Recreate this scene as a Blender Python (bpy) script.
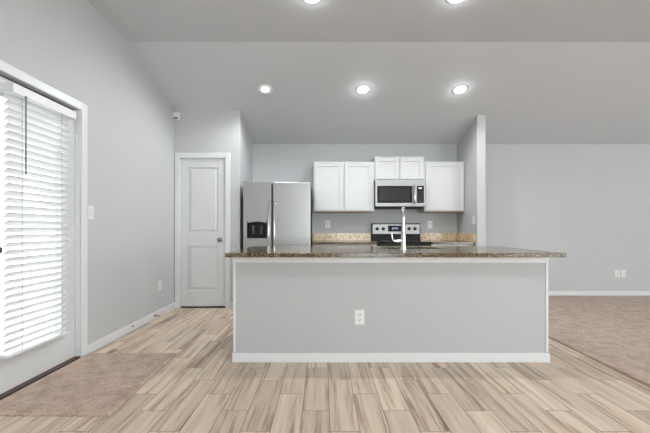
import bpy, bmesh, math, random
from mathutils import Vector, Matrix

sc = bpy.context.scene
for o in list(bpy.data.objects):
    bpy.data.objects.remove(o)
col = sc.collection
PI = math.pi
random.seed(4)

# ------------------------------------------------------------------ camera, world, exposure
# x to the right, y into the room, z up; metres
EYE = 1.09
cam = bpy.data.cameras.new('camera')
cam.sensor_width = 36.0
cam.lens = 350.0 / 650.0 * 36.0
cam.shift_x = 2.0 / 650.0
cam.shift_y = 12.5 / 650.0
cam.clip_start = 0.05
camo = bpy.data.objects.new('camera', cam)
camo.location = (0, 0, EYE)
camo.rotation_euler = (PI / 2, 0, 0)
col.objects.link(camo)
sc.camera = camo

world = bpy.data.worlds.new('world')
world.use_nodes = True
bg = world.node_tree.nodes['Background']
bg.inputs['Color'].default_value = (0.93, 0.965, 1.0, 1)
bg.inputs['Strength'].default_value = 4.2
sc.world = world

sc.view_settings.view_transform = 'Standard'
sc.view_settings.look = 'None'
sc.view_settings.gamma = 1.0
sc.view_settings.use_curve_mapping = False
sc.view_settings.exposure = 0.06
try:
    sc.cycles.use_denoising = True
    sc.cycles.max_bounces = 10
    sc.cycles.diffuse_bounces = 6
    sc.cycles.sample_clamp_indirect = 6.0
except Exception:
    pass

LAMP = 6.0             # glow of the recessed lights' lenses
LAMP_W = 41.0          # watts thrown down by each
FILL = 1.0              # power scale of the added fill lamps outside the unseen windows


def window_fill(name, loc, rot, sx, sy, power):
    l = bpy.data.lights.new(name, 'AREA')
    l.shape = 'RECTANGLE'; l.size = sx; l.size_y = sy; l.energy = power * FILL
    l.color = (0.955, 0.98, 1.0)
    o = bpy.data.objects.new(name, l)
    o.location = loc; o.rotation_euler = rot
    col.objects.link(o)
    return o


# added fill lamps outside unseen windows behind the camera and in the right wall
window_fill('fill_rear', (1.25, -4.25, 1.45), (PI / 2, 0, 0), 1.5, 2.0, 175)
window_fill('fill_rear_right', (6.2, -4.25, 1.45), (PI / 2, 0, 0), 2.6, 2.0, 175)
window_fill('fill_right', (9.15, 0.9, 1.45), (PI / 2, 0, PI / 2), 4.2, 2.0, 55)

# ------------------------------------------------------------------ room numbers
XL = -2.05           # left wall
XR = 8.8             # right wall
YB = 5.69            # back wall
YF = -4.0            # wall behind the camera
CREASE = 3.72
HF = 3.077
SL = (HF - 2.466) / (YB - CREASE)


def ceil(y):
    return HF if y <= CREASE else HF - SL * (y - CREASE)


# ------------------------------------------------------------------ materials
def new_mat(name):
    m = bpy.data.materials.new(name)
    m.use_nodes = True
    nt = m.node_tree
    return m, nt, nt.nodes['Principled BSDF']


def N(nt, t, **kw):
    n = nt.nodes.new(t)
    for k, v in kw.items():
        setattr(n, k, v)
    return n


def ramp(nt, stops, fac=None, interp='LINEAR'):
    r = N(nt, 'ShaderNodeValToRGB')
    r.color_ramp.interpolation = interp
    els = r.color_ramp.elements
    while len(els) < len(stops):
        els.new(0.5)
    for e, (p, c) in zip(els, stops):
        e.position = p
        e.color = (c[0], c[1], c[2], 1)
    if fac is not None:
        nt.links.new(fac, r.inputs['Fac'])
    return r


def plain(name, c, rough=0.5, metal=0.0, var=0.03, scale=6.0, bump=0.0, bscale=200.0, spec=0.5, coat=0.0):
    """a procedural paint: faint colour variation and an optional fine bump"""
    m, nt, p = new_mat(name)
    tc = N(nt, 'ShaderNodeTexCoord')
    no = N(nt, 'ShaderNodeTexNoise')
    no.inputs['Scale'].default_value = scale
    nt.links.new(tc.outputs['Object'], no.inputs['Vector'])
    lo = tuple(v * (1 - var) for v in c); hi = tuple(min(1, v * (1 + var)) for v in c)
    r = ramp(nt, [(0.3, lo), (0.7, hi)], no.outputs['Fac'])
    nt.links.new(r.outputs['Color'], p.inputs['Base Color'])
    p.inputs['Roughness'].default_value = rough
    p.inputs['Metallic'].default_value = metal
    p.inputs['Specular IOR Level'].default_value = spec
    p.inputs['Coat Weight'].default_value = coat
    if bump:
        n2 = N(nt, 'ShaderNodeTexNoise')
        n2.inputs['Scale'].default_value = bscale
        n2.inputs['Detail'].default_value = 3
        nt.links.new(tc.outputs['Object'], n2.inputs['Vector'])
        b = N(nt, 'ShaderNodeBump')
        b.inputs['Strength'].default_value = bump
        b.inputs['Distance'].default_value = 0.002
        nt.links.new(n2.outputs['Fac'], b.inputs['Height'])
        nt.links.new(b.outputs['Normal'], p.inputs['Normal'])
    return m


M = {}
M['wall'] = plain('wall_paint', (0.515, 0.521, 0.530), 0.62, var=0.012, scale=1.5, bump=0.25, bscale=110, spec=0.3)
M['ceiling'] = plain('ceiling_paint', (0.615, 0.632, 0.657), 0.7, var=0.012, scale=1.5, bump=0.3, bscale=90, spec=0.25)
M['island'] = plain('island_paint', (0.46, 0.467, 0.478), 0.6, var=0.01, scale=2, bump=0.2, bscale=110, spec=0.3)
M['trim'] = plain('trim_enamel', (0.69, 0.70, 0.71), 0.38, var=0.01)
M['door'] = plain('door_enamel', (0.635, 0.642, 0.65), 0.4, var=0.01)
M['cabinet'] = plain('cabinet_enamel', (0.565, 0.57, 0.575), 0.38, var=0.01)
M['plastic'] = plain('white_plastic', (0.74, 0.74, 0.73), 0.35, var=0.01)
M['slot'] = plain('socket_slot', (0.03, 0.03, 0.03), 0.6)
M['gap'] = plain('gap_shade', (0.045, 0.045, 0.045), 0.8)  # dark colour painted in for the shade of door gaps
M['birch'] = plain('raw_birch_board', (0.55, 0.36, 0.22), 0.6, var=0.1, scale=20)
M['chrome'] = plain('brushed_chrome', (0.62, 0.62, 0.625), 0.2, 1.0, var=0.01)
M['nickel'] = plain('satin_nickel', (0.27, 0.265, 0.26), 0.3, 1.0, var=0.01)
M['black'] = plain('black_plastic', (0.01, 0.01, 0.01), 0.5, spec=0.25)
M['blackglass'] = plain('black_glass', (0.012, 0.012, 0.013), 0.06, var=0.01, coat=0.3)
M['bronze'] = plain('bronze_threshold', (0.10, 0.065, 0.045), 0.5, 0.3)
M['lamp_ring'] = plain('white_lamp_ring', (0.88, 0.88, 0.88), 0.4)
M['rubber'] = plain('white_rubber', (0.6, 0.6, 0.6), 0.7)
M['greyplastic'] = plain('grey_plastic', (0.16, 0.165, 0.17), 0.3)
M['darkplastic'] = plain('dark_grey_plastic', (0.05, 0.05, 0.052), 0.4)


def steel(name, c, rough, vertical=True):
    m, nt, p = new_mat(name)
    tc = N(nt, 'ShaderNodeTexCoord')
    mp = N(nt, 'ShaderNodeMapping')
    mp.inputs['Scale'].default_value = (1, 1, 160) if not vertical else (220, 220, 1.5)
    no = N(nt, 'ShaderNodeTexNoise')
    no.inputs['Scale'].default_value = 2.0
    no.inputs['Detail'].default_value = 4
    nt.links.new(tc.outputs['Object'], mp.inputs['Vector'])
    nt.links.new(mp.outputs['Vector'], no.inputs['Vector'])
    r = ramp(nt, [(0.25, tuple(v * 0.94 for v in c)), (0.75, tuple(v * 1.05 for v in c))], no.outputs['Fac'])
    nt.links.new(r.outputs['Color'], p.inputs['Base Color'])
    r2 = ramp(nt, [(0.3, (rough - 0.04,) * 3), (0.7, (rough + 0.05,) * 3)], no.outputs['Fac'])
    nt.links.new(r2.outputs['Color'], p.inputs['Roughness'])
    p.inputs['Metallic'].default_value = 1.0
    return m


M['steel'] = steel('brushed_stainless_steel', (0.43, 0.43, 0.43), 0.38)
M['steel_h'] = steel('brushed_stainless_steel_level', (0.31, 0.31, 0.308), 0.40, False)


def emitter(name, c, s):
    m, nt, p = new_mat(name)
    p.inputs['Base Color'].default_value = (0.9, 0.9, 0.9, 1)
    p.inputs['Emission Color'].default_value = (*c, 1)
    p.inputs['Emission Strength'].default_value = s
    return m


M['lamp'] = emitter('lamp_lens', (0.965, 0.985, 1.0), LAMP * 2)
M['lamp_dim'] = emitter('lamp_lens_soft', (0.965, 0.985, 1.0), LAMP * 0.8)
M['digits'] = emitter('display_digits', (0.35, 0.6, 1.0), 0.6)
M['digits_white'] = emitter('display_digits_white', (0.8, 0.9, 1.0), 1.5)

# glass: mostly clear with a mirror part
m, nt, p = new_mat('clear_glass')
tr = N(nt, 'ShaderNodeBsdfTransparent'); gl = N(nt, 'ShaderNodeBsdfGlossy'); mx = N(nt, 'ShaderNodeMixShader')
gl.inputs['Roughness'].default_value = 0.02
tr.inputs['Color'].default_value = (0.95, 0.97, 0.96, 1)
mx.inputs[0].default_value = 0.06
nt.links.new(tr.outputs[0], mx.inputs[1]); nt.links.new(gl.outputs[0], mx.inputs[2])
nt.links.new(mx.outputs[0], nt.nodes['Material Output'].inputs['Surface'])
M['glass'] = m

# blind slats: white, letting some light through
m, nt, p = new_mat('blind_slat_white')
tc = N(nt, 'ShaderNodeTexCoord'); no = N(nt, 'ShaderNodeTexNoise'); no.inputs['Scale'].default_value = 5
nt.links.new(tc.outputs['Object'], no.inputs['Vector'])
r = ramp(nt, [(0.3, (0.80, 0.80, 0.80)), (0.7, (0.84, 0.84, 0.84))], no.outputs['Fac'])
di = N(nt, 'ShaderNodeBsdfDiffuse'); tl = N(nt, 'ShaderNodeBsdfTranslucent'); mx = N(nt, 'ShaderNodeMixShader')
mx.inputs[0].default_value = 0.32
nt.links.new(r.outputs['Color'], di.inputs['Color']); nt.links.new(r.outputs['Color'], tl.inputs['Color'])
nt.links.new(di.outputs[0], mx.inputs[1]); nt.links.new(tl.outputs[0], mx.inputs[2])
nt.links.new(mx.outputs[0], nt.nodes['Material Output'].inputs['Surface'])
M['slat'] = m


# wood-look plank tile, joints stepped by a third of a plank
def make_floor():
    m, nt, p = new_mat('wood_look_plank_tile')
    L = nt.links
    geo = N(nt, 'ShaderNodeNewGeometry')
    sep = N(nt, 'ShaderNodeSeparateXYZ'); L.new(geo.outputs['Position'], sep.inputs[0])

    def math_(op, a, b=None, c=None):
        n = N(nt, 'ShaderNodeMath', operation=op)
        for i, v in enumerate((a, b, c)):
            if v is None: continue
            if isinstance(v, (int, float)): n.inputs[i].default_value = v
            else: L.new(v, n.inputs[i])
        return n.outputs[0]
    W, LEN, STEP = 0.162, 0.645, 0.215
    u = math_('DIVIDE', math_('SUBTRACT', sep.outputs['X'], 0.038), W)
    k = math_('FLOOR', u)
    fu = math_('SUBTRACT', u, k)
    v = math_('DIVIDE', math_('ADD', math_('SUBTRACT', sep.outputs['Y'], 1.885), math_('MULTIPLY', k, STEP)), LEN)
    r_ = math_('FLOOR', v)
    fv = math_('SUBTRACT', v, r_)
    # distance to the nearest joint in metres
    du = math_('MULTIPLY', math_('MINIMUM', fu, math_('SUBTRACT', 1.0, fu)), W)
    dv = math_('MULTIPLY', math_('MINIMUM', fv, math_('SUBTRACT', 1.0, fv)), LEN)
    d = math_('MINIMUM', du, dv)
    comb = N(nt, 'ShaderNodeCombineXYZ'); L.new(k, comb.inputs[0]); L.new(r_, comb.inputs[1])
    wn = N(nt, 'ShaderNodeTexWhiteNoise', noise_dimensions='3D'); L.new(comb.outputs[0], wn.inputs['Vector'])
    # grain coordinates: shifted for each plank, stretched along it
    sepw = N(nt, 'ShaderNodeSeparateColor'); L.new(wn.outputs['Color'], sepw.inputs[0])
    gx = math_('ADD', math_('MULTIPLY', sep.outputs['X'], 1.0), math_('MULTIPLY', sepw.outputs[0], 37.0))
    gy = math_('ADD', math_('MULTIPLY', sep.outputs['Y'], 1.0), math_('MULTIPLY', sepw.outputs[1], 53.0))
    gv = N(nt, 'ShaderNodeCombineXYZ'); L.new(gx, gv.inputs[0]); L.new(gy, gv.inputs[1]); L.new(sepw.outputs[2], gv.inputs[2])

    def noise(sx, sy, detail, dist=0.0, rough=0.6):
        mp = N(nt, 'ShaderNodeMapping'); mp.inputs['Scale'].default_value = (sx, sy, 1)
        L.new(gv.outputs[0], mp.inputs['Vector'])
        no = N(nt, 'ShaderNodeTexNoise')
        no.inputs['Scale'].default_value = 1.0; no.inputs['Detail'].default_value = detail
        no.inputs['Distortion'].default_value = dist; no.inputs['Roughness'].default_value = rough
        L.new(mp.outputs[0], no.inputs['Vector'])
        return no.outputs['Fac']
    broad = noise(17, 0.9, 3, 0.7)
    fine = noise(95, 3.5, 4, 0.5)
    g = math_('ADD', math_('MULTIPLY', broad, 0.72), math_('MULTIPLY', fine, 0.28))
    tone = ramp(nt, [(0.32, (0.24, 0.158, 0.105)), (0.41, (0.45, 0.333, 0.242)), (0.49, (0.64, 0.515, 0.40)), (0.66, (0.75, 0.64, 0.52))], g)
    # each plank a little lighter or darker
    lev = math_('ADD', math_('MULTIPLY', wn.outputs['Value'], 0.26), 0.87)
    hs = N(nt, 'ShaderNodeVectorMath', operation='SCALE')
    L.new(tone.outputs['Color'], hs.inputs[0]); L.new(lev, hs.inputs['Scale'])
    mask = N(nt, 'ShaderNodeMapRange'); mask.inputs['From Min'].default_value = 0.0011; mask.inputs['From Max'].default_value = 0.0024
    L.new(d, mask.inputs['Value'])
    mix = N(nt, 'ShaderNodeMix', data_type='RGBA')
    L.new(mask.outputs[0], mix.inputs[0])
    mix.inputs[6].default_value = (0.135, 0.105, 0.085, 1)
    L.new(hs.outputs[0], mix.inputs[7])
    L.new(mix.outputs[2], p.inputs['Base Color'])
    p.inputs['Roughness'].default_value = 0.42
    p.inputs['Specular IOR Level'].default_value = 0.35
    b = N(nt, 'ShaderNodeBump'); b.inputs['Strength'].default_value = 0.5; b.inputs['Distance'].default_value = 0.0015
    L.new(mask.outputs[0], b.inputs['Height']); L.new(b.outputs['Normal'], p.inputs['Normal'])
    return m


M['floor'] = make_floor()


def make_carpet():
    m, nt, p = new_mat('cut_pile_carpet')
    L = nt.links
    tc = N(nt, 'ShaderNodeNewGeometry')
    n1 = N(nt, 'ShaderNodeTexNoise'); n1.inputs['Scale'].default_value = 9.0; n1.inputs['Detail'].default_value = 6; n1.inputs['Roughness'].default_value = 0.7
    n2 = N(nt, 'ShaderNodeTexNoise'); n2.inputs['Scale'].default_value = 130.0; n2.inputs['Detail'].default_value = 3
    L.new(tc.outputs['Position'], n1.inputs['Vector']); L.new(tc.outputs['Position'], n2.inputs['Vector'])
    ad = N(nt, 'ShaderNodeMath', operation='ADD'); ad.use_clamp = False
    mu = N(nt, 'ShaderNodeMath', operation='MULTIPLY'); mu.inputs[1].default_value = 0.5
    mv = N(nt, 'ShaderNodeMath', operation='MULTIPLY'); mv.inputs[1].default_value = 0.5
    L.new(n1.outputs['Fac'], mu.inputs[0]); L.new(n2.outputs['Fac'], mv.inputs[0])
    L.new(mu.outputs[0], ad.inputs[0]); L.new(mv.outputs[0], ad.inputs[1])
    r = ramp(nt, [(0.36, (0.29, 0.205, 0.158)), (0.5, (0.47, 0.35, 0.28)), (0.64, (0.60, 0.465, 0.38))], ad.outputs[0])
    L.new(r.outputs['Color'], p.inputs['Base Color'])
    p.inputs['Roughness'].default_value = 0.95
    p.inputs['Specular IOR Level'].default_value = 0.1
    p.inputs['Sheen Weight'].default_value = 0.15
    b = N(nt, 'ShaderNodeBump'); b.inputs['Strength'].default_value = 0.8; b.inputs['Distance'].default_value = 0.006
    L.new(ad.outputs[0], b.inputs['Height']); L.new(b.outputs['Normal'], p.inputs['Normal'])
    return m


M['carpet'] = make_carpet()


def make_granite(name, stops, scale, rough):
    m, nt, p = new_mat(name)
    L = nt.links
    g = N(nt, 'ShaderNodeNewGeometry')
    vo = N(nt, 'ShaderNodeTexVoronoi'); vo.inputs['Scale'].default_value = scale; vo.inputs['Randomness'].default_value = 1.0
    no = N(nt, 'ShaderNodeTexNoise'); no.inputs['Scale'].default_value = scale * 0.22; no.inputs['Detail'].default_value = 6; no.inputs['Roughness'].default_value = 0.7
    L.new(g.outputs['Position'], vo.inputs['Vector']); L.new(g.outputs['Position'], no.inputs['Vector'])
    sp = N(nt, 'ShaderNodeSeparateColor'); L.new(vo.outputs['Color'], sp.inputs[0])
    a = N(nt, 'ShaderNodeMath', operation='MULTIPLY'); a.inputs[1].default_value = 0.45; L.new(sp.outputs[0], a.inputs[0])
    b = N(nt, 'ShaderNodeMath', operation='MULTIPLY'); b.inputs[1].default_value = 0.55; L.new(no.outputs['Fac'], b.inputs[0])
    c = N(nt, 'ShaderNodeMath', operation='ADD'); L.new(a.outputs[0], c.inputs[0]); L.new(b.outputs[0], c.inputs[1])
    r = ramp(nt, stops, c.outputs[0], 'CONSTANT')
    L.new(r.outputs['Color'], p.inputs['Base Color'])
    p.inputs['Roughness'].default_value = rough
    p.inputs['Specular IOR Level'].default_value = 0.6
    return m


M['granite'] = make_granite('speckled_brown_granite', [(0.0, (0.015, 0.013, 0.012)), (0.42, (0.085, 0.058, 0.036)), (0.52, (0.21, 0.145, 0.08)),
                                                       (0.61, (0.42, 0.32, 0.18)), (0.68, (0.03, 0.026, 0.022))], 190, 0.15)
M['splash'] = make_granite('honey_tan_granite', [(0.0, (0.56, 0.40, 0.23)), (0.36, (0.68, 0.51, 0.31)), (0.46, (0.75, 0.58, 0.37)),
                                                 (0.60, (0.79, 0.64, 0.43)), (0.70, (0.62, 0.45, 0.27))], 34, 0.2)
M['concrete'] = plain('patio_concrete', (0.5, 0.5, 0.49), 0.9, var=0.1, scale=3, bump=0.4, bscale=60)

# ------------------------------------------------------------------ mesh helpers
ORIG = {}


class MB:
    def __init__(self):
        self.bm = bmesh.new()

    def box(self, x0, x1, y0, y1, z0, z1):
        v = [self.bm.verts.new(p) for p in ((x0, y0, z0), (x1, y0, z0), (x1, y1, z0), (x0, y1, z0), (x0, y0, z1), (x1, y0, z1), (x1, y1, z1), (x0, y1, z1))]
        for f in ((0, 3, 2, 1), (4, 5, 6, 7), (0, 1, 5, 4), (1, 2, 6, 5), (2, 3, 7, 6), (3, 0, 4, 7)):
            self.bm.faces.new([v[i] for i in f])
        return self

    def prism_x(self, poly, x0, x1):
        """poly: (y, z) points"""
        a = [self.bm.verts.new((x0, y, z)) for y, z in poly]
        b = [self.bm.verts.new((x1, y, z)) for y, z in poly]
        n = len(poly)
        self.bm.faces.new(a); self.bm.faces.new(b[::-1])
        for i in range(n):
            self.bm.faces.new((a[i], b[i], b[(i + 1) % n], a[(i + 1) % n]))
        return self

    def prism_y(self, poly, y0, y1):
        """poly: (x, z) points"""
        a = [self.bm.verts.new((x, y0, z)) for x, z in poly]
        b = [self.bm.verts.new((x, y1, z)) for x, z in poly]
        n = len(poly)
        self.bm.faces.new(a); self.bm.faces.new(b[::-1])
        for i in range(n):
            self.bm.faces.new((a[i], b[i], b[(i + 1) % n], a[(i + 1) % n]))
        return self

    def frustum_y(self, x0, x1, z0, z1, yb, yt, inset):
        """raised field facing -y: base at yb, top at yt"""
        base = [(x0, yb, z0), (x1, yb, z0), (x1, yb, z1), (x0, yb, z1)]
        top = [(x0 + inset, yt, z0 + inset), (x1 - inset, yt, z0 + inset), (x1 - inset, yt, z1 - inset), (x0 + inset, yt, z1 - inset)]
        a = [self.bm.verts.new(p) for p in base]; b = [self.bm.verts.new(p) for p in top]
        self.bm.faces.new(a[::-1]); self.bm.faces.new(b)
        for i in range(4):
            self.bm.faces.new((a[i], a[(i + 1) % 4], b[(i + 1) % 4], b[i]))
        return self

    def cyl(self, c, axis, r, length, seg=24, r2=None):
        """centred at c along axis"""
        r2 = r if r2 is None else r2
        q = Vector((0, 0, 1)).rotation_difference(Vector(axis).normalized()).to_matrix().to_4x4()
        bmesh.ops.create_cone(self.bm, cap_ends=True, segments=seg, radius1=r, radius2=r2, depth=length,
                              matrix=Matrix.Translation(Vector(c)) @ q)
        return self

    def sphere(self, c, r, s=(1, 1, 1), seg=20):
        bmesh.ops.create_uvsphere(self.bm, u_segments=seg, v_segments=seg // 2, radius=r,
                                  matrix=Matrix.Translation(Vector(c)) @ Matrix.Diagonal((*s, 1)))
        return self

    def tube(self, pts, r, seg=12):
        """swept round tube; r a number or one per point"""
        pts = [Vector(p) for p in pts]
        rr = r if isinstance(r, (list, tuple)) else [r] * len(pts)
        rings = []
        nrm = None
        for i, p in enumerate(pts):
            t = (pts[min(i + 1, len(pts) - 1)] - pts[max(i - 1, 0)]).normalized()
            if nrm is None:
                nrm = t.orthogonal().normalized()
            nrm = (nrm - t * nrm.dot(t)).normalized()
            bn = t.cross(nrm)
            rings.append([self.bm.verts.new(p + (nrm * math.cos(a) + bn * math.sin(a)) * rr[i]) for a in [2 * PI * j / seg for j in range(seg)]])
        for a, b in zip(rings, rings[1:]):
            for j in range(seg):
                self.bm.faces.new((a[j], a[(j + 1) % seg], b[(j + 1) % seg], b[j]))
        self.bm.faces.new(rings[0][::-1]); self.bm.faces.new(rings[-1])
        return self

    def lathe(self, c, axis, prof, seg=32):
        """prof: (radius, distance along axis)"""
        q = Vector((0, 0, 1)).rotation_difference(Vector(axis).normalized())
        rings = []
        for rad, h in prof:
            rings.append([self.bm.verts.new(Vector(c) + q @ Vector((rad * math.cos(2 * PI * j / seg), rad * math.sin(2 * PI * j / seg), h))) for j in range(seg)])
        for a, b in zip(rings, rings[1:]):
            for j in range(seg):
                self.bm.faces.new((a[j], a[(j + 1) % seg], b[(j + 1) % seg], b[j]))
        if prof[0][0] > 1e-4: self.bm.faces.new(rings[0][::-1])
        if prof[-1][0] > 1e-4: self.bm.faces.new(rings[-1])
        return self

    def build(self, name, mat, parent=None, bevel=0.0, smooth=False, label=None, seg=2):
        bm = self.bm
        bmesh.ops.remove_doubles(bm, verts=bm.verts, dist=1e-6)
        bmesh.ops.recalc_face_normals(bm, faces=bm.faces)
        mn = Vector([min(v.co[i] for v in bm.verts) for i in range(3)])
        mx = Vector([max(v.co[i] for v in bm.verts) for i in range(3)])
        org = Vector(((mn.x + mx.x) / 2, (mn.y + mx.y) / 2, mn.z))
        for v in bm.verts:
            v.co -= org
        me = bpy.data.meshes.new(name)
        bm.to_mesh(me); bm.free()
        me.materials.append(mat)
        o = bpy.data.objects.new(name, me)
        col.objects.link(o)
        if parent is not None:
            o.parent = parent
            o.location = org - ORIG[parent.name]
        else:
            o.location = org
        ORIG[o.name] = org
        if bevel:
            b = o.modifiers.new('bevel', 'BEVEL')
            b.width = bevel; b.segments = seg; b.limit_method = 'ANGLE'; b.angle_limit = math.radians(40)
            b.harden_normals = False
        if smooth:
            for f in me.polygons: f.use_smooth = True
            try:
                me.set_sharp_from_angle(angle=math.radians(35))
            except Exception:
                pass
        if label: o['label'] = label
        return o


def thing(name, loc, label, cat, group=None):
    o = bpy.data.objects.new(name, None)
    o.empty_display_size = 0.1
    col.objects.link(o)
    o.location = loc
    ORIG[o.name] = Vector(loc)
    tag(o, label, cat, group)
    return o


def tag(o, label, cat, group=None):
    o['label'] = label; o['category'] = cat
    if group: o['group'] = group
    return o


def struct(o):
    o['kind'] = 'structure'
    return o


def sroot(name, loc):
    o = bpy.data.objects.new(name, None)
    col.objects.link(o); o.location = loc
    ORIG[o.name] = Vector(loc)
    return struct(o)


def copy_tree(o, loc=None, rz=None, parent=None):
    c = o.copy(); col.objects.link(c)
    if parent is not None: c.parent = parent
    if loc is not None: c.location = loc
    if rz is not None: c.rotation_euler = (0, 0, rz)
    for ch in [x for x in bpy.data.objects if x.parent == o]:
        copy_tree(ch, parent=c)
    return c


# ------------------------------------------------------------------ setting: floor, carpet, walls, ceiling
struct(MB().box(XL - 0.12, XR + 0.12, YF - 0.12, YB + 0.12, -0.05, 0).build('floor', M['floor']))
# fitted carpet of the living room starts past the tile
o = MB()
o.box(2.262, 2.30, YF, 4.93, 0, 0.012)
o.box(2.30, XR, YF, YB, 0, 0.012)
struct(o.build('floor', M['carpet'], bevel=0.0))

T = 0.12
DY0, DY1, DH = 2.03, 2.955, 2.093       # patio door opening in the left wall
w = MB()
w.prism_x([(YF, 0), (DY0, 0), (DY0, HF), (YF, HF)], XL - T, XL)
w.prism_x([(DY0, DH), (DY1, DH), (DY1, HF), (DY0, HF)], XL - T, XL)
w.prism_x([(DY1, 0), (YB, 0), (YB, ceil(YB)), (CREASE, HF), (DY1, HF)], XL - T, XL)
struct(w.build('wall_left', M['wall']))

# back wall
struct(MB().prism_x([(YB, 0), (YB + T, 0), (YB + T, ceil(YB)), (YB, ceil(YB))], XL - T, XR + T).build('wall_back', M['wall']))

# pantry closet: front with a door opening, and its side
PY = 4.83
PX = -1.145
PX0, PX1, PH = -1.972, -1.346, 2.068
w = MB()


def slab_y(x0, x1, y0, y1, z0):
    w.prism_x([(y0, z0), (y1, z0), (y1, ceil(y1)), (y0, ceil(y0))], x0, x1)


slab_y(XL, PX0, PY, PY + T, 0)
slab_y(PX0, PX1, PY, PY + T, PH)
slab_y(PX1, PX, PY, PY + T, 0)
slab_y(PX - T, PX, PY + T, YB, 0)
struct(w.build('wall_pantry', M['wall']))

# wing wall to the right of the kitchen
WX0, WX1, WY = 2.174, 2.297, 4.935
struct(MB().prism_x([(WY, 0), (YB, 0), (YB, ceil(YB)), (WY, ceil(WY))], WX0, WX1).build('wall_wing', M['wall'], bevel=0.008))

# right wall with an unseen window added for its fill lamp
RW = (-1.2, 3.0, 0.45, 2.45)
w = MB()
w.prism_x([(YF, 0), (RW[0], 0), (RW[0], HF), (YF, HF)], XR, XR + T)
w.prism_x([(RW[0], 0), (RW[1], 0), (RW[1], RW[2]), (RW[0], RW[2])], XR, XR + T)
w.prism_x([(RW[0], RW[3]), (RW[1], RW[3]), (RW[1], HF), (RW[0], HF)], XR, XR + T)
w.prism_x([(RW[1], 0), (YB, 0), (YB, ceil(YB)), (CREASE, HF), (RW[1], HF)], XR, XR + T)
struct(w.build('wall_right', M['wall']))

# wall behind the camera with two windows added for the fill lamps
w = MB()
FW = [(0.5, 2.0, 0.45, 2.45), (4.9, 7.5, 0.45, 2.45)]
xs = [XL - T, FW[0][0], FW[0][1], FW[1][0], FW[1][1], XR + T]
for i in (0, 2, 4):
    w.box(xs[i], xs[i + 1], YF - T, YF, 0, HF)
for a, b, z0, z1 in FW:
    w.box(a, b, YF - T, YF, 0, z0); w.box(a, b, YF - T, YF, z1, HF)
struct(w.build('wall_front', M['wall']))


def window(name, a, b, z0, z1, axis):  # out-of-view windows, added to let the fill in
    def bx(m, u0, u1, v0, v1, q0, q1):
        if axis == 'y': m.box(u0, u1, YF - v1, YF - v0, q0, q1)
        else: m.box(XR + v0, XR + v1, u0, u1, q0, q1)
    loc = ((a + b) / 2, YF - 0.06, z0) if axis == 'y' else (XR + 0.06, (a + b) / 2, z0)
    r = sroot(name, loc)
    f = MB()
    bx(f, a, b, 0.03, 0.09, z0, z0 + 0.05); bx(f, a, b, 0.03, 0.09, z1 - 0.05, z1)
    bx(f, a, a + 0.05, 0.03, 0.09, z0 + 0.05, z1 - 0.05); bx(f, b - 0.05, b, 0.03, 0.09, z0 + 0.05, z1 - 0.05)
    c = (a + b) / 2
    bx(f, c - 0.03, c + 0.03, 0.03, 0.09, z0 + 0.05, z1 - 0.05)
    f.build('window_frame', M['trim'], r)
    g = MB()
    bx(g, a + 0.05, c - 0.03, 0.058, 0.062, z0 + 0.05, z1 - 0.05)
    bx(g, c + 0.03, b - 0.05, 0.058, 0.062, z0 + 0.05, z1 - 0.05)
    g.build('pane', M['glass'], r)


window('added_window_1', *FW[0], 'y')
window('added_window_2', *FW[1], 'y')
window('added_window_3', RW[0], RW[1], RW[2], RW[3], 'x')

# ceiling: level over the room, sloping down to the back wall
struct(MB().prism_x([(YF - T, HF), (CREASE, HF), (YB + T, ceil(YB + T)), (YB + T, ceil(YB + T) + 0.12), (CREASE, HF + 0.12), (YF - T, HF + 0.12)],
                    XL - T, XR + T).build('ceiling', M['ceiling']))

# ground outside the patio door
struct(MB().box(-7, XL - T, -2, 7, -0.16, -0.06).build('patio', M['concrete']))

# baseboards
BH, BT = 0.083, 0.014


def base(name, segs, mat='trim'):
    m = MB()
    for (x0, x1, y0, y1, prof) in segs:
        if prof == 'x':      # runs along y, face towards +x or -x
            m.box(x0, x1, y0, y1, 0, BH)
        else:
            m.box(x0, x1, y0, y1, 0, BH)
    return struct(m.build(name, M[mat], bevel=0.005))


base('baseboard_left', [(XL, XL + BT, 3.03, PY, 'x')])
base('baseboard_left', [(XL, XL + BT, YF, 1.95, 'x')])
base('baseboard_pantry', [(-1.274, PX + BT, PY - BT, PY, 'y')])
base('baseboard_back', [(WX1 + BT, XR - BT, YB - BT, YB, 'y')])
base('baseboard_wing', [(WX0, WX1 + BT, WY - BT, WY, 'y'), (WX1, WX1 + BT, WY, YB, 'x')])
base('baseboard_right', [(XR - BT, XR, YF + BT, YB - BT, 'x')])
base('baseboard_front', [(XL + BT, XR - BT, YF, YF + BT, 'y')])

# carpet inset on the tile in front of the patio door
m = MB()
bmc = m.bm
nx, ny = 40, 50
x0, x1, y0, y1 = XL + 0.015, -1.268, 2.035, 3.045
grid = []
for i in range(nx + 1):
    row = []
    for j in range(ny + 1):
        ex = random.uniform(-.004, .004) if i == nx else 0
        ey = random.uniform(-.004, .004) if j in (0, ny) else 0
        edge = i in (0, nx) or j in (0, ny)
        xx = x0 + (x1 - x0 + (0.03 * (1 - j / ny))) * i / nx
        row.append(bmc.verts.new((xx + ex, y0 + (y1 - y0) * j / ny + ey + 0.02 * (i / nx) * (1 - j / ny) * 0, 0.009 if edge else 0.019 + random.uniform(-.0012, .0012))))
    grid.append(row)
for i in range(nx):
    for j in range(ny):
        bmc.faces.new((grid[i][j], grid[i + 1][j], grid[i + 1][j + 1], grid[i][j + 1]))
per = [grid[i][0] for i in range(nx + 1)] + [grid[nx][j] for j in range(1, ny + 1)] + [grid[i][ny] for i in range(nx - 1, -1, -1)] + [grid[0][j] for j in range(ny - 1, 0, -1)]
low = [bmc.verts.new((v.co.x, v.co.y, 0.0)) for v in per]
n = len(per)
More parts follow.
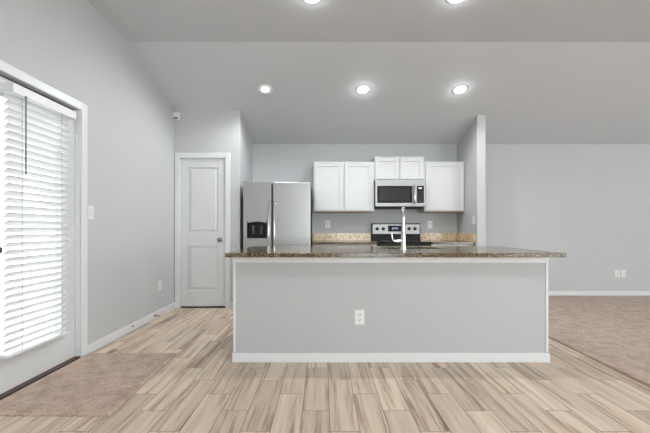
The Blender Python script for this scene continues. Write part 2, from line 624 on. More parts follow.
for i in range(n):
    bmc.faces.new((per[i], low[i], low[(i + 1) % n], per[(i + 1) % n]))
bmc.faces.new(low)
tag(m.build('carpet_mat', M['carpet']), 'rectangle of beige carpet laid on the wood-look floor in front of the glass door', 'carpet')

# ------------------------------------------------------------------ patio door
d = sroot('door_1', (XL - 0.06, (DY0 + DY1) / 2, 0))
XF = -2.088                     # room face of the leaf
GY0, GY1, GZ0, GZ1 = 2.20, 2.785, 0.265, 1.965
lf = MB()
for a in ((DY0 + 0.02, GY0, 0.02, DH - 0.013), (GY1, DY1 - 0.008, 0.02, DH - 0.013), (GY0, GY1, 0.02, GZ0), (GY0, GY1, GZ1, DH - 0.013)):
    lf.box(XF - 0.044, XF, a[0], a[1], a[2], a[3])
leaf = lf.build('leaf', M['door'], d)
fr = MB()                        # moulding round the glass
for a in ((GY0 - 0.03, GY1 + 0.03, GZ0 - 0.03, GZ0 + 0.01), (GY0 - 0.03, GY1 + 0.03, GZ1 - 0.01, GZ1 + 0.03), (GY0 - 0.03, GY0 + 0.01, GZ0 + 0.01, GZ1 - 0.01), (GY1 - 0.01, GY1 + 0.03, GZ0 + 0.01, GZ1 - 0.01)):
    fr.box(XF, XF + 0.014, *a)
fr.build('glass_moulding', M['door'], d, bevel=0.004)
MB().box(XF - 0.026, XF - 0.02, GY0 + 0.001, GY1 - 0.001, GZ0 + 0.001, GZ1 - 0.001).build('pane', M['glass'], d)
jm = MB()
jm.box(XL - T, XL, DY1 - 0.004, DY1 + 0.0, 0.0, DH)
jm.box(XL - T, XL, DY0, DY0 + 0.018, 0.0, DH)
jm.build('jamb', M['trim'], d)
shade_strip = MB()  # dark strips that paint the shade along the leaf's top and hinge edge
shade_strip.box(XF - 0.03, XF - 0.012, DY0 + 0.02, DY1 - 0.006, DH - 0.0125, DH - 0.0005)
shade_strip.box(XF - 0.03, XF - 0.006, DY1 - 0.0078, DY1 - 0.0045, 0.02, DH - 0.013)
shade_strip.build('gap_shade_strip', M['gap'], d, label='dark strip painted as the shade in the gap round the leaf')
cs = MB()
cs.box(XL, XL + 0.016, DY1, DY1 + 0.073, 0, DH + 0.066)
cs.box(XL, XL + 0.016, DY0 - 0.073, DY0, 0, DH + 0.066)
cs.box(XL, XL + 0.016, DY0, DY1, DH, DH + 0.066)
cs.build('casing', M['trim'], d, bevel=0.005)
MB().box(XL - T, XL + 0.008, DY0 + 0.02, DY1 - 0.006, 0, 0.019).build('threshold', M['bronze'], d, bevel=0.003, label='dark bronze threshold')
for hz in (1.83, 1.05, 0.285):
    h = MB()
    h.box(XF - 0.002, XF + 0.004, DY1 - 0.045, DY1 - 0.012, hz - 0.05, hz + 0.05)
    h.cyl((XF + 0.012, DY1 - 0.010, hz), (0, 0, 1), 0.0065, 0.104, 12)
    h.build('hinge', M['trim'], d)
kn = MB()
kc = (XF, 2.186, 0.957)
kn.lathe(kc, (1, 0, 0), [(0.033, 0), (0.033, 0.006), (0.024, 0.012), (0.012, 0.016), (0.011, 0.035), (0.020, 0.042), (0.027, 0.052), (0.027, 0.062), (0.020, 0.070), (0.0001, 0.072)])
kn.build('knob', M['nickel'], d, smooth=True, label='satin nickel knob')

# ------------------------------------------------------------------ blind hung on the patio door
BX = -2.022                      # middle of the slats
b = thing('window_blind', (BX, (GY0 + GY1) / 2, 0.27), 'white slatted blind with its slats half tilted, hung over the glass door', 'blind')
BY0, BY1 = 2.225, 2.775
vl = MB()
VX = -1.958
vl.box(VX - 0.009, VX, BY0 - 0.012, BY1 + 0.004, 1.958, 2.018)
vl.box(-2.055, VX - 0.009, BY0 - 0.012, BY0 - 0.004, 1.958, 2.018)
vl.box(-2.055, VX - 0.009, BY1 - 0.004, BY1 + 0.004, 1.958, 2.018)
vl.build('valance', M['trim'], b, bevel=0.002)
MB().box(-2.07, -1.975, BY0, BY1 - 0.006, 1.968, 2.012).build('headrail', M['trim'], b)
sl = MB()
NS = 35
pitch = (1.945 - 0.318) / (NS - 1)
tilt = math.radians(42)
for i in range(NS):
    z = 0.318 + i * pitch
    hw, th = 0.025, 0.0028
    pts = []
    for s in range(7):           # slightly crowned slat
        t = -1 + s / 3.0
        crown = 0.003 * (1 - t * t)
        px = hw * t * math.cos(tilt) - crown * math.sin(tilt)
        pz = hw * t * math.sin(tilt) + crown * math.cos(tilt)
        pts.append((BX + px, z + pz))
    low_ = [(x + th * math.sin(tilt), zz - th * math.cos(tilt)) for x, zz in pts][::-1]
    sl.prism_y(pts + low_, BY0, BY1)
sl.build('slats', M['slat'], b)
MB().box(BX - 0.027, BX + 0.027, BY0, BY1, 0.268, 0.285).build('bottom_rail', M['trim'], b, bevel=0.003)
for cy in (2.325, 2.68):
    c = MB()
    for dx in (-0.024, 0.024):
        c.cyl((BX + dx, cy, (1.96 + 0.28) / 2), (0, 0, 1), 0.0012, 1.69, 6)
    for i in range(NS):
        c.box(BX - 0.024, BX + 0.024, cy - 0.0012, cy + 0.0012, 0.318 + i * pitch - 0.004 - 0.02, 0.318 + i * pitch - 0.0025 - 0.02)
    c.build('ladder_cord', M['greyplastic'], b)
wd = MB()
wd.cyl((-1.952, 2.30, 1.70), (0, 0, 1), 0.0045, 0.50, 8)
wd.cyl((-1.952, 2.30, 1.953), (0, 0, 1), 0.007, 0.014, 8)
wd.build('tilt_wand', M['greyplastic'], b, smooth=True, label='clear grey tilt wand')

# ------------------------------------------------------------------ pantry door
d = sroot('door_2', ((PX0 + PX1) / 2, PY, 0))
x0, x1, zb, zt = PX0 + 0.006, PX1 - 0.006, 0.022, PH - 0.005
yf = PY + 0.012                  # face of the leaf
lf = MB()
UX0, UX1 = -1.866, -1.452
lo, up = (0.24, 0.85), (1.045, 1.94)
# stiles and rails
lf.box(x0, UX0, yf, yf + 0.035, zb, zt); lf.box(UX1, x1, yf, yf + 0.035, zb, zt)
for a, b_ in ((zb, lo[0]), (lo[1], up[0]), (up[1], zt)):
    lf.box(UX0, UX1, yf, yf + 0.035, a, b_)
for a, b_ in (lo, up):
    lf.box(UX0, UX1, yf + 0.015, yf + 0.033, a, b_)
    # sloping moulding round the panel and the raised field
    lf.frustum_y(UX0 + 0.016, UX1 - 0.016, a + 0.016, b_ - 0.016, yf + 0.015, yf + 0.004, 0.026)
    for s in range(4):
        pass
lf.build('leaf', M['door'], d, bevel=0.003)
cs = MB()
cs.box(PX0 - 0.068, PX0, PY - 0.016, PY, 0, PH + 0.07)
cs.box(PX1, PX1 + 0.068, PY - 0.016, PY, 0, PH + 0.07)
cs.box(PX0, PX1, PY - 0.016, PY, PH, PH + 0.07)
cs.build('casing', M['trim'], d, bevel=0.005)
jm = MB()
jm.box(PX0 - 0.0, PX0 + 0.004, PY, PY + T, 0, PH); jm.box(PX1 - 0.004, PX1, PY, PY + T, 0, PH); jm.box(PX0 + .004, PX1 - .004, PY, PY + T, PH - 0.003, PH)
jm.build('jamb', M['trim'], d)
for hz in (1.86, 1.09, 0.32):
    MB().cyl((PX0 - 0.003, PY - 0.018, hz), (0, 0, 1), 0.009, 0.10, 12).build('hinge', M['trim'], d)
kn = MB()
kn.lathe((-1.424, yf, 0.942), (0, -1, 0), [(0.033, 0), (0.033, 0.006), (0.024, 0.012), (0.012, 0.016), (0.011, 0.03), (0.022, 0.036), (0.028, 0.048), (0.026, 0.058), (0.016, 0.065), (0.0001, 0.066)])
kn.build('knob', M['nickel'], d, smooth=True, label='satin nickel knob')
MB().box(PX0, PX1, PY, PY + 0.10, 0, 0.006).build('threshold', M['gap'], d)  # dark strip painting the shade in the gap under the leaf

# ------------------------------------------------------------------ recessed ceiling lights
tilt_r = math.atan(SL)


def ceiling_light(x, y, label, dim=False, weak=1.0):
    sloped = y > CREASE
    z = ceil(y)
    r = thing('recessed_light', (x, y, z), label, 'ceiling light', 'round recessed lights in the ceiling')
    t_ = MB()
    t_.lathe((x, y, z), (0, 0, -1), [(0.0935, -0.0), (0.0935, 0.003), (0.086, 0.008), (0.066, 0.009), (0.062, 0.006), (0.062, 0.0)], 40)
    t_.build('trim_ring', M['lamp_ring'], r, smooth=True)
    l = MB()
    dz = 0.006 if dim else 0.016
    if dim:
        l.lathe((x, y, z), (0, 0, -1), [(0.050, 0.0005), (0.050, 0.0015), (0.0001, 0.002)], 40)
    else:
        l.lathe((x, y, z), (0, 0, -1), [(0.057, 0.001), (0.055, dz - 0.005), (0.045, dz), (0.025, dz + 0.003), (0.0001, dz + 0.004)], 40)
    l.build('lens', M['lamp_dim'] if dim else M['lamp'], r, smooth=True)
    ld = bpy.data.lights.new('lamp_light', 'SPOT')
    ld.energy = LAMP_W * weak
    ld.color = (0.965, 0.985, 1.0)
    ld.shadow_soft_size = 0.03
    if True:
        ld.spot_size = math.radians(175); ld.spot_blend = 0.5
    lo_ = bpy.data.objects.new('lamp_light', ld)
    lo_.parent = r
    lo_.location = (0, 0, -0.034)
    col.objects.link(lo_)
    if not dim:              # the domed lens also spills a little light on the ceiling round it
        gd = bpy.data.lights.new('lens_glow', 'POINT')
        gd.energy = 0.9; gd.color = (0.965, 0.985, 1.0); gd.shadow_soft_size = 0.01
        go = bpy.data.objects.new('lens_glow', gd)
        go.parent = r; go.location = (0, 0, -0.045)
        col.objects.link(go)
    if sloped:
        r.rotation_euler = (-tilt_r, 0, 0)
    return r


ceiling_light(-0.73, 4.426, 'round recessed light with a wide white ring, on the sloped ceiling nearest the pantry', True)
ceiling_light(0.506, 4.426, 'bright round recessed light on the sloped ceiling above the microwave and white cabinets')
ceiling_light(1.732, 4.426, 'bright round recessed light on the sloped ceiling nearest the end of the wing wall')
ceiling_light(-0.095, 2.995, 'round ceiling light cut by the photo edge, over the refrigerator half of the island', weak=0.7)
ceiling_light(1.149, 2.995, 'round ceiling light cut by the photo edge, over the range half of the island')
# the row behind, over the camera, whose light falls on the front of the island
ceiling_light(2.39, 0.42, 'round recessed light on the level ceiling over the living room carpet')
ceiling_light(1.149, 0.42, 'round recessed light on the level ceiling over the open floor, beside the carpet edge')

# ------------------------------------------------------------------ kitchen island
IX0, IX1, IY0, IY1, CT, CB = -0.728, 1.838, 2.868, 3.70, 0.905, 0.872
isl = thing('kitchen_island', ((IX0 + IX1) / 2, (IY0 + IY1) / 2, 0), 'long grey painted kitchen island with white trim in the middle of the room', 'kitchen island')
bd = MB()
bd.box(IX0, IX1, IY0, IY0 + 0.10, 0, CB - 0.001)
bd.box(IX0, IX0 + 0.05, IY0 + 0.10, IY1, 0, CB - 0.001)
bd.box(IX1 - 0.05, IX1, IY0 + 0.10, IY1, 0, CB - 0.001)
bd.build('body', M['island'], isl)
bk = MB()
bk.box(IX0 + 0.05, IX1 - 0.05, IY1 - 0.03, IY1 - 0.01, 0.10, CB - 0.001)
bk.build('back_panel', M['cabinet'], isl, label='white cabinet back panel')
for i in range(4):
    a = IX0 + 0.07 + i * 0.607
    dd = MB()
    dd.box(a, a + 0.595, IY1 - 0.01, IY1 + 0.008, 0.12, 0.70)
    dd.build('cabinet_door', M['cabinet'], isl, bevel=0.002, label='white cabinet door')
ap = MB()
ap.box(IX0 - 0.012, IX1 + 0.006, IY0 - 0.014, IY0, 0.815, CB - 0.001)
ap.box(IX0 - 0.012, IX0, IY0, IY1 - 0.02, 0.815, CB - 0.001)
ap.box(IX1, IX1 + 0.012, IY0, IY1 - 0.02, 0.815, CB - 0.001)
ap.build('apron_trim', M['trim'], isl, bevel=0.002, label='white strip under the counter')
for (a, b_) in ((IX0 - 0.006, IX0 + 0.013), (IX1 - 0.014, IX1 + 0.005)):
    MB().box(a, b_, IY0 - 0.006, IY0 + 0.02 - 0.02, BH, 0.815).build('corner_trim', M['trim'], isl, label='white corner strip')
bs = MB()
bs.box(IX0 - BT, IX1 + BT, IY0 - BT, IY0, 0, 0.078)
bs.box(IX0 - BT, IX0, IY0, IY1 - 0.02, 0, 0.078)
bs.box(IX1, IX1 + BT, IY0, IY1 - 0.02, 0, 0.078)
bs.build('baseboard', M['trim'], isl, bevel=0.004, label='white baseboard')

# counter slab with the sink opening
SX0, SX1, SY0, SY1 = 0.545, 1.13, 3.245, 3.60
sm = MB(); bmx = sm.bm


def ring(x0, x1, y0, y1, z):
    return [bmx.verts.new(p) for p in ((x0, y0, z), (x1, y0, z), (x1, y1, z), (x0, y1, z))]


OT = ring(-0.754, 1.870, 2.686, 3.76, CT); OB = ring(-0.754, 1.870, 2.686, 3.76, CB)
IT = ring(SX0, SX1, SY0, SY1, CT); IB = ring(SX0, SX1, SY0, SY1, CB)
for i in range(4):
    j = (i + 1) % 4
    bmx.faces.new((OT[i], OT[j], IT[j], IT[i])); bmx.faces.new((OB[i], IB[i], IB[j], OB[j]))
    bmx.faces.new((OB[i], OB[j], OT[j], OT[i])); bmx.faces.new((IB[i], IT[i], IT[j], IB[j]))
tag(sm.build('island_countertop', M['granite'], bevel=0.004), 'polished speckled brown granite slab lying on the grey island', 'countertop')

# sink
sk = MB()
g_ = 0.0
for (a, b_, c, dd_, e, f) in ((SX0 - 0.02, SX1 + 0.02, SY0 - 0.02, SY1 + 0.02, 0.66, 0.664),):
    sk.box(a, b_, c, dd_, e, f)
sk.box(SX0 - 0.02, SX0 - 0.005, SY0 - 0.02, SY1 + 0.02, 0.664, CB - 0.001)
sk.box(SX1 + 0.005, SX1 + 0.02, SY0 - 0.02, SY1 + 0.02, 0.664, CB - 0.001)
sk.box(SX0 - 0.005, SX1 + 0.005, SY0 - 0.02, SY0 - 0.005, 0.664, CB - 0.001)
sk.box(SX0 - 0.005, SX1 + 0.005, SY1 + 0.005, SY1 + 0.02, 0.664, CB - 0.001)
st = thing('kitchen_sink', ((SX0 + SX1) / 2, (SY0 + SY1) / 2, 0.66), 'stainless steel sink set into the island counter behind the faucet', 'sink')
sk.build('basin', M['steel_h'], st)
MB().lathe(((SX0 + SX1) / 2, (SY0 + SY1) / 2, 0.664), (0, 0, 1), [(0.045, 0), (0.045, 0.003), (0.035, 0.003), (0.03, 0.001), (0.0001, 0.001)]).build('drain', M['chrome'], st, smooth=True)

# faucet, seen from behind; the spout arches over the sink
FX, FY = 0.726, 3.165
fa = thing('kitchen_faucet', (FX, FY, CT), 'tall chrome faucet with a side lever standing on the island counter', 'faucet')
q = MB()
q.lathe((FX, FY, CT), (0, 0, 1), [(0.030, 0), (0.030, 0.006), (0.024, 0.012), (0.0225, 0.03), (0.021, 0.115), (0.0205, 0.135), (0.0185, 0.150), (0.017, 0.16)], 28)
q.build('body', M['chrome'], fa, smooth=True)
pts = [(FX, FY, CT + 0.155), (FX, FY, CT + 0.22), (FX, FY, CT + 0.29)]
R_ = 0.085
for i in range(1, 13):
    a = PI * i / 12
    u_ = R_ - R_ * math.cos(a)
    pts.append((FX + 0.23 * u_, FY + u_, CT + 0.29 + R_ * math.sin(a)))
pts += [(FX + 0.46 * R_, FY + 2 * R_, CT + 0.25)]
MB().tube(pts, 0.0155, 16).build('spout', M['chrome'], fa, smooth=True)
MB().lathe((FX + 0.46 * R_, FY + 2 * R_, CT + 0.252), (0, 0, -1), [(0.0165, 0), (0.018, 0.01), (0.019, 0.05), (0.021, 0.09), (0.017, 0.096)], 24).build('spray_head', M['chrome'], fa, smooth=True)
q = MB()
q.cyl((FX - 0.034, FY, CT + 0.075), (1, 0, 0), 0.0175, 0.052, 20)
q.tube([(FX - 0.05, FY, CT + 0.075), (FX - 0.078, FY, CT + 0.075), (FX - 0.093, FY, CT + 0.084), (FX - 0.100, FY, CT + 0.102), (FX - 0.103, FY, CT + 0.135), (FX - 0.105, FY, CT + 0.152)],
       [0.015, 0.0125, 0.0095, 0.0075, 0.0068, 0.0065], 12)
q.build('lever', M['chrome'], fa, smooth=True)

# ------------------------------------------------------------------ refrigerator
RX0, RX1, RY, RZ = -1.105, -0.168, 4.74, 1.728
rf = thing('refrigerator', ((RX0 + RX1) / 2, 5.15, 0), 'side by side stainless steel refrigerator with a dispenser, beside the pantry wall', 'refrigerator')
MB().box(RX0 + 0.006, RX1 - 0.006, RY + 0.085, 5.60, 0.03, RZ - 0.022).build('cabinet', M['black'], rf, bevel=0.004, label='dark grey cabinet behind the doors')
SPL = -0.692
DXa, DXb, DZ0, DZ1 = -1.030, -0.757, 0.963, 1.283       # dispenser surround
dm = MB()
L0, L1 = RX0 + 0.026, SPL - 0.008
for a in ((L0, DXa, 0.06, RZ), (DXb, L1, 0.06, RZ), (DXa, DXb, 0.06, DZ0), (DXa, DXb, DZ1, RZ)):
    dm.box(a[0], a[1], RY, RY + 0.075, a[2], a[3])
bmesh.ops.remove_doubles(dm.bm, verts=dm.bm.verts, dist=1e-5)
# drop the faces left inside where boxes meet, so that the door is one skin
seen = {}
for f in list(dm.bm.faces):
    key = tuple(round(c, 4) for c in f.calc_center_median()) + (round(f.calc_area(), 5),)
    seen.setdefault(key, []).append(f)
for fs in seen.values():
    if len(fs) > 1:
        bmesh.ops.delete(dm.bm, geom=fs, context='FACES_ONLY')
dl = dm.build('freezer_door', M['steel'], rf, bevel=0.0)
q = MB()
q.box(DXa + 0.001, DXb - 0.001, RY - 0.004, RY + 0.03, 1.197, DZ1 - 0.001)
q.build('dispenser_panel', M['steel'], dl, bevel=0.002)
q = MB()                             # dark recess with a curved top edge
hw = (DXb - DXa) / 2; cxm = (DXa + DXb) / 2
q.box(DXa + 0.001, DXb - 0.001, RY + 0.055, RY + 0.074, DZ0 + 0.001, 1.196)
q.box(DXa + 0.001, DXa + 0.012, RY - 0.003, RY + 0.055, DZ0 + 0.001, 1.196)
q.box(DXb - 0.012, DXb - 0.001, RY - 0.003, RY + 0.055, DZ0 + 0.001, 1.196)
q.box(DXa + 0.012, DXb - 0.012, RY - 0.003, RY + 0.055, DZ0 + 0.001, DZ0 + 0.016)
q.build('dispenser_recess', M['black'], dl)
arc = [(DXa + 0.012, 1.196), (DXa + 0.012, 1.178)] + [(cxm + (hw - 0.012) * (-1 + 2 * i / 10), 1.172 + 0.018 * (1 - (-1 + 2 * i / 10) ** 2)) for i in range(0, 11)] + [(DXb - 0.012, 1.178), (DXb - 0.012, 1.196)]
MB().prism_y(arc, RY - 0.004, RY + 0.02).build('dispenser_hood', M['steel'], dl)
for px in (-0.06, 0.05):
    MB().box(cxm + px - 0.018, cxm + px + 0.018, RY + 0.035, RY + 0.055, 1.02, 1.14).build('dispenser_paddle', M['darkplastic'], dl, bevel=0.004)
dr = MB().box(SPL + 0.008, RX1, RY, RY + 0.075, 0.06, RZ).build('fridge_door', M['steel'], rf, bevel=0.014, seg=4)
for (hx, door) in ((SPL - 0.036, dl), (SPL + 0.040, dr)):
    h = MB()
    zz0, zz1 = 0.62, 1.46
    h.tube([(hx, RY + 0.003, zz1), (hx, RY - 0.03, zz1 - 0.012), (hx, RY - 0.05, zz1 - 0.05), (hx, RY - 0.055, (zz0 + zz1) / 2), (hx, RY - 0.05, zz0 + 0.05), (hx, RY - 0.03, zz0 + 0.012), (hx, RY + 0.003, zz0)], 0.0125, 14)
    h.build('handle', M['chrome'], door, smooth=True)
for hx in (RX0 + 0.05, RX1 - 0.05):
    MB().box(hx - 0.035, hx + 0.035, RY + 0.03, RY + 0.12, RZ - 0.018, RZ + 0.010).build('hinge_cover', M['greyplastic'], rf, bevel=0.005)
MB().box(RX0 + 0.02, RX1 - 0.02, RY + 0.05, RY + 0.2, 0, 0.055).build('toe_grille', M['darkplastic'], rf)


# ------------------------------------------------------------------ cabinets
def shaker(x0, x1, y, z0, z1, parent, name='door', rail=0.058):
    """a framed door facing the camera, its face at y"""
    m = MB()
    m.box(x0, x0 + rail, y, y + 0.019, z0, z1); m.box(x1 - rail, x1, y, y + 0.019, z0, z1)
    m.box(x0 + rail, x1 - rail, y, y + 0.019, z0, z0 + rail); m.box(x0 + rail, x1 - rail, y, y + 0.019, z1 - rail, z1)
    m.box(x0 + rail - 0.004, x1 - rail + 0.004, y + 0.009, y + 0.016, z0 + rail - 0.004, z1 - rail + 0.004)
    return m.build(name, M['cabinet'], parent, bevel=0.0022)


def wall_cabinet(x0, x1, z0, z1, ndoors, label, yf=5.36):
    t_ = thing('wall_cabinet', ((x0 + x1) / 2, (yf + YB) / 2, z0), label, 'cabinet', 'white kitchen wall cabinets')
    m = MB().box(x0, x1, yf + 0.02, YB - 0.001, z0 + 0.004, z1).build('body', M['cabinet'], t_, bevel=0.002)
    MB().box(x0 + 0.004, x1 - 0.004, yf + 0.024, YB - 0.001, z0, z0 + 0.004).build('bottom_panel', M['birch'], t_, label='unpainted birch underside')
    wd_ = (x1 - x0) / ndoors
    for i in range(ndoors):
        a = x0 + i * wd_ + (0.020 if i == 0 else 0.012)
        b_ = x0 + (i + 1) * wd_ - (0.020 if i == ndoors - 1 else 0.012)
        shaker(a, b_, yf, z0 + 0.02, z1 - 0.02, t_)
    return t_


wall_cabinet(-0.146, 0.786, 1.356, 2.124, 2, 'white wall cabinet with two tall doors, nearest the refrigerator')
wall_cabinet(0.788, 1.554, 1.838, 2.203, 2, 'short white wall cabinet with two square doors, above the microwave')
wall_cabinet(1.556, 2.170, 1.356, 2.124, 1, 'white wall cabinet with one wide door, against the wing wall')


def base_cabinet(x0, x1, label, nd):
    y0 = 5.03
    t_ = thing('base_cabinet', ((x0 + x1) / 2, 5.36, 0), label, 'cabinet', 'white kitchen base cabinets')
    m = MB().box(x0, x1, y0 + 0.02, YB - 0.001, 0.10, CB - 0.001)
    m.box(x0, x1, y0 + 0.09, YB - 0.001, 0, 0.10)
    m.build('body', M['cabinet'], t_)
    wd_ = (x1 - x0) / nd
    for i in range(nd):
        a, b_ = x0 + i * wd_ + 0.012, x0 + (i + 1) * wd_ - 0.012
        shaker(a, b_, y0, 0.13, 0.66, t_)
        MB().box(a, b_, y0, y0 + 0.019, 0.69, 0.84).build('drawer', M['cabinet'], t_, bevel=0.003)


base_cabinet(-0.145, 0.775, 'white base cabinet under the granite between refrigerator and range', 2)
base_cabinet(1.567, 2.170, 'white base cabinet under the granite between range and wing wall', 1)

for (a, b_, lab) in ((-0.160, 0.777, 'granite counter between the refrigerator and the range'), (1.565, 2.172, 'granite counter between the range and the wing wall')):
    tag(MB().box(a, b_, 5.0, YB - 0.001, CB, CT).build('countertop', M['granite'], bevel=0.003), 'speckled brown ' + lab, 'countertop', 'granite counters along the back wall')
SH = 1.022
tag(MB().box(-0.160, 0.777, YB - 0.021, YB - 0.001, CT, SH).build('backsplash', M['splash'], bevel=0.002), 'low tan granite backsplash on the back wall beside the refrigerator', 'backsplash', 'tan granite backsplashes')
tag(MB().box(1.565, 2.151, YB - 0.021, YB - 0.001, CT, SH).build('backsplash', M['splash'], bevel=0.002), 'low tan granite backsplash on the back wall, range to wing wall corner', 'backsplash', 'tan granite backsplashes')
tag(MB().box(2.152, 2.173, 5.0, YB - 0.001, CT, SH).build('backsplash', M['splash'], bevel=0.002), 'low tan granite side splash running along the wing wall', 'backsplash', 'tan granite backsplashes')

# ------------------------------------------------------------------ microwave
MX0, MX1, MY, MZ0, MZ1 = 0.793, 1.549, 5.29, 1.412, 1.822
mw = thing('microwave', ((MX0 + MX1) / 2, 5.48, MZ0), 'stainless steel microwave with black window mounted above the range', 'microwave')
MB().box(MX0, MX1, MY + 0.03, YB - 0.002, MZ0 + 0.02, MZ1 + 0.012).build('body', M['steel_h'], mw, bevel=0.003)
MB().box(MX0 + 0.02, MX1 - 0.02, MY + 0.035, YB - 0.01, MZ0, MZ0 + 0.02).build('vent_underside', M['black'], mw, label='black underside with the vent')
XD = 1.402                            # where the door ends and the control panel begins
WXa, WXb, WZa, WZb = MX0 + 0.026, 1.350, MZ0 + 0.072, MZ1 - 0.080
q = MB()
q.box(MX0, WXa, MY, MY + 0.03, MZ0 + 0.022, MZ1); q.box(WXb, XD, MY, MY + 0.03, MZ0 + 0.022, MZ1)
q.box(WXa, WXb, MY, MY + 0.03, MZ0 + 0.022, WZa); q.box(WXa, WXb, MY, MY + 0.03, WZb, MZ1)
dd = q.build('door', M['steel_h'], mw)
MB().box(WXa, WXb, MY + 0.003, MY + 0.028, WZa, WZb).build('window', M['blackglass'], dd, label='black glass window')
MB().box(WXa + 0.035, WXb - 0.035, MY + 0.0015, MY + 0.003, WZa + 0.035, WZb - 0.03).build('window_screen', plain('perforated_screen', (0.03, 0.03, 0.03), 0.12, var=0.1, scale=500), dd)
q = MB()
q.tube([(1.379, MY + 0.002, WZb + 0.01), (1.379, MY - 0.028, WZb - 0.002), (1.379, MY - 0.034, WZb - 0.03), (1.379, MY - 0.034, WZa + 0.03), (1.379, MY - 0.028, WZa + 0.002), (1.379, MY + 0.002, WZa - 0.01)], 0.013, 14)
q.build('handle', M['chrome'], dd, smooth=True)
q = MB()
q.box(XD + 0.001, MX1, MY, MY + 0.03, MZ0 + 0.022, WZa); q.box(XD + 0.001, MX1, MY, MY + 0.03, WZb, MZ1)
q.box(XD + 0.001, XD + 0.016, MY, MY + 0.03, WZa, WZb); q.box(MX1 - 0.024, MX1, MY, MY + 0.03, WZa, WZb)
cp = q.build('control_frame', M['steel_h'], mw)
MB().box(XD + 0.016, MX1 - 0.024, MY + 0.001, MY + 0.028, WZa, WZb).build('control_panel', M['blackglass'], mw, label='black control panel')
q = MB()
cx_ = (XD + 0.016 + MX1 - 0.024) / 2
for dx in (-0.022, -0.006, 0.010):
    for (a, b_, c, e) in ((0, 0.010, 0, 0.002), (0, 0.002, 0, 0.018), (0.008, 0.010, 0, 0.018), (0, 0.010, 0.016, 0.018)):
        q.box(cx_ + dx + a, cx_ + dx + b_, MY - 0.0005, MY + 0.001, 1.699 + c, 1.699 + e)
q.build('clock_display', M['digits_white'], mw)
for i in range(3):
    for j in range(5):
        q = MB().box(cx_ - 0.036 + i * 0.027, cx_ - 0.018 + i * 0.027, MY - 0.0005, MY + 0.001, 1.51 + j * 0.034, 1.522 + j * 0.034)
        q.build('key', M['darkplastic'], mw)

# ------------------------------------------------------------------ range
GX0, GX1 = 0.783, 1.560
rg = thing('range', ((GX0 + GX1) / 2, 5.35, 0), 'stainless steel electric range with black glass cooktop below the microwave', 'stove')
MB().box(GX0, GX1, 5.10, 5.66, 0.05, 0.885).build('body', M['darkplastic'], rg, bevel=0.002)
q = MB().box(GX0, GX1, 5.045, 5.60, 0.885, 0.908)
ck = q.build('cooktop', M['blackglass'], rg, bevel=0.008, seg=4, label='black glass cooktop')
for (bx_, by_, br) in ((0.98, 5.22, 0.10), (1.37, 5.22, 0.085), (0.98, 5.45, 0.075), (1.37, 5.45, 0.10)):
    MB().lathe((bx_, by_, 0.908), (0, 0, 1), [(br - 0.004, 0), (br - 0.004, 0.0006), (br, 0.0006), (br, 0)], 40).build('burner_ring', M['greyplastic'], ck)
q = MB().box(GX0 + 0.004, GX1 - 0.004, 5.06, 5.10, 0.24, 0.878)
od = q.build('oven_door', M['steel_h'], rg, bevel=0.004)
MB().box(GX0 + 0.10, GX1 - 0.10, 5.057, 5.06, 0.36, 0.70).build('oven_window', M['blackglass'], od)
MB().box(GX0 + 0.004, GX1 - 0.004, 5.040, 5.06, 0.845, 0.885).build('front_lip', M['black'], rg, bevel=0.006, label='black lip below the cooktop')
q = MB()
q.tube([(GX0 + 0.05, 5.06, 0.79), (GX0 + 0.055, 5.02, 0.79), (GX0 + 0.09, 5.005, 0.79), (GX1 - 0.09, 5.005, 0.79), (GX1 - 0.055, 5.02, 0.79), (GX1 - 0.05, 5.06, 0.79)], 0.012, 12)
q.build('handle', M['chrome'], od, smooth=True)
MB().box(GX0 + 0.004, GX1 - 0.004, 5.065, 5.10, 0.06, 0.225).build('drawer', M['steel_h'], rg, bevel=0.004)
q = MB().prism_x([(5.60, 0.90), (5.668, 0.90), (5.668, 1.18), (5.628, 1.18), (5.612, 1.165), (5.600, 1.02)], GX0, GX1)
bgd = q.build('backguard', M['black'], rg, bevel=0.003)
# stainless fascia sloping with the backguard
q = MB().prism_x([(5.596, 1.012), (5.601, 1.012), (5.613, 1.165), (5.608, 1.165)], GX0 + 0.012, GX1 - 0.012)
q.build('fascia', M['steel_h'], bgd)
for kx in (0.868, 0.965, 1.378, 1.472):
    q = MB()
    q.lathe((kx, 5.604, 1.093), (0, -1, 0.08), [(0.026, 0), (0.026, 0.006), (0.022, 0.010), (0.0195, 0.028), (0.016, 0.031), (0.0001, 0.032)], 24)
    q.box(kx - 0.004, kx + 0.004, 5.566, 5.575, 1.078, 1.112)
    q.build('knob', M['black'], bgd, smooth=True, label='black knob')
q = MB().prism_x([(5.5945, 1.05), (5.60, 1.05), (5.6085, 1.145), (5.603, 1.145)], 1.040, 1.262)
dsp = q.build('display', M['blackglass'], bgd)
q = MB()
for dx in (0, 0.024, 0.052, 0.076):
    for (a, b_, c, e) in ((0, 0.014, 0, 0.003), (0, 0.003, 0, 0.026), (0.011, 0.014, 0, 0.026), (0, 0.014, 0.023, 0.026)):
        q.box(1.105 + dx + a, 1.105 + dx + b_, 5.5965, 5.600, 1.085 + c, 1.085 + e)
q.build('clock_digits', M['digits'], dsp)


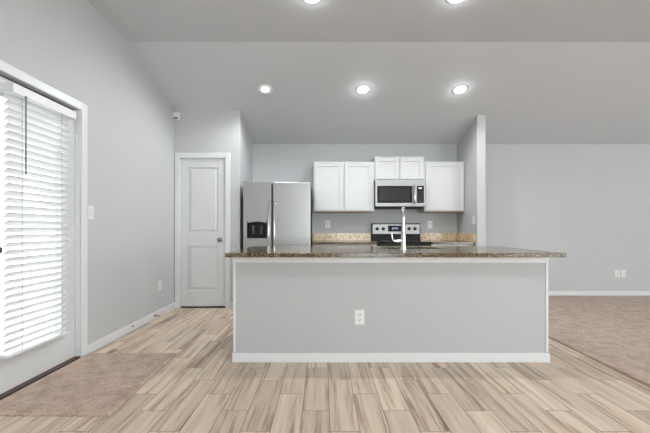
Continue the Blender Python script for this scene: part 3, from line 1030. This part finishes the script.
# ------------------------------------------------------------------ outlets and switches (face towards -y at the origin)
def outlet(label):
    t_ = thing('wall_outlet', (0, 0, 0), label, 'outlet', 'white duplex outlets')
    MB().box(-0.041, 0.041, -0.006, 0, -0.0605, 0.0605).build('plate', M['plastic'], t_, bevel=0.0025)
    for s in (-1, 1):
        z = s * 0.0205
        r = MB().box(-0.017, 0.017, -0.0085, -0.006, z - 0.0145, z + 0.0145).build('receptacle', M['plastic'], t_, bevel=0.003)
        q = MB()
        q.box(-0.0085, -0.0055, -0.0088, -0.0084, z - 0.001, z + 0.008)
        q.box(0.0055, 0.0085, -0.0088, -0.0084, z - 0.001, z + 0.008)
        q.cyl((0, -0.0086, z - 0.0075), (0, 1, 0), 0.0035, 0.0006, 10)
        q.build('slots', M['slot'], r)
    return t_


def switch(label):
    t_ = thing('light_switch', (0, 0, 0), label, 'light switch', 'white light switches')
    MB().box(-0.037, 0.037, -0.006, 0, -0.0605, 0.0605).build('plate', M['plastic'], t_, bevel=0.0025)
    m_ = MB().prism_x([(-0.006, -0.033), (-0.0065, -0.033), (-0.0115, 0.0), (-0.008, 0.033), (-0.006, 0.033)], -0.0165, 0.0165)
    m_.build('rocker', M['trim'], t_)
    return t_


o1 = outlet('white outlet plate set low in the grey front of the island')
o1.location = (0.299, IY0, 0.368)
for (loc, rz, lab) in (((0.074, YB, 1.168), 0, 'white outlet above the tan backsplash between refrigerator and range'),
                       ((1.738, YB, 1.162), 0, 'white outlet above the tan backsplash just past the range'),
                       ((4.782, YB, 0.366), 0, 'white outlet low on the living room wall, the one nearer the kitchen'),
                       ((XL, 4.39, 0.38), PI / 2, 'white outlet low on the long wall between glass door and pantry')):
    c = copy_tree(o1, loc, rz)
    c['label'] = lab
cx = thing('wall_jack', (0, 0, 0), 'white cable jack plate low on the living room wall, farther from the kitchen', 'jack plate')
MB().box(-0.037, 0.037, -0.006, 0, -0.0605, 0.0605).build('plate', M['plastic'], cx, bevel=0.0025)
MB().cyl((0, -0.010, 0.0), (0, 1, 0), 0.005, 0.010, 12).build('jack', M['nickel'], cx)
cx.location = (4.880, YB, 0.366)
s1 = switch('white light switch beside the casing of the glass door')
s1.location = (XL, 3.088, 1.235); s1.rotation_euler = (0, 0, PI / 2)
c = copy_tree(s1, (WX0, 5.05, 1.212), -PI / 2)
c['label'] = 'white light switch on the wing wall above the side splash'

# ------------------------------------------------------------------ motion detector, door stops
md = thing('motion_detector', (-2.0, 4.78, 2.58), 'small white motion detector in the corner above the pantry door', 'motion detector')
q = MB()
q.prism_y([(-2.046, 2.585), (-1.974, 2.585), (-1.966, 2.60), (-1.966, 2.672), (-1.974, 2.685), (-2.046, 2.685)], 4.765, 4.828)
q.build('housing', M['plastic'], md, bevel=0.008, seg=3)
MB().box(-1.992 - 0.04, -1.992 + 0.016, 4.762, 4.766, 2.59, 2.612).build('lens', M['greyplastic'], md, bevel=0.001)

ds = thing('door_stop', (XL + BT, 4.225, 0.045), 'springy metal door stop sticking out of the baseboard near the pantry', 'door stop')
MB().cyl((XL + BT + 0.003, 4.225, 0.045), (1, 0, 0), 0.012, 0.006, 16).build('mount', M['nickel'], ds)
pts = []
for i in range(0, 113):
    a = 2 * PI * i / 8
    pts.append((XL + BT + 0.006 + 0.060 * i / 112, 4.225 + 0.0055 * math.cos(a), 0.045 + 0.0055 * math.sin(a) - 0.006 * (i / 112) ** 2))
MB().tube(pts, 0.0016, 6).build('spring', M['nickel'], ds, smooth=True)
MB().cyl((XL + BT + 0.071, 4.225, 0.039), (1, 0, 0), 0.0085, 0.013, 14).build('tip', M['rubber'], ds, smooth=True)
tag(MB().lathe((XL + BT, 3.74, 0.052), (1, 0, 0), [(0.011, 0), (0.011, 0.004), (0.007, 0.010), (0.0001, 0.013)], 16).build('baseboard_stud', M['nickel'], smooth=True),
    'tiny round metal stud on the baseboard between glass door and door stop', 'stud')
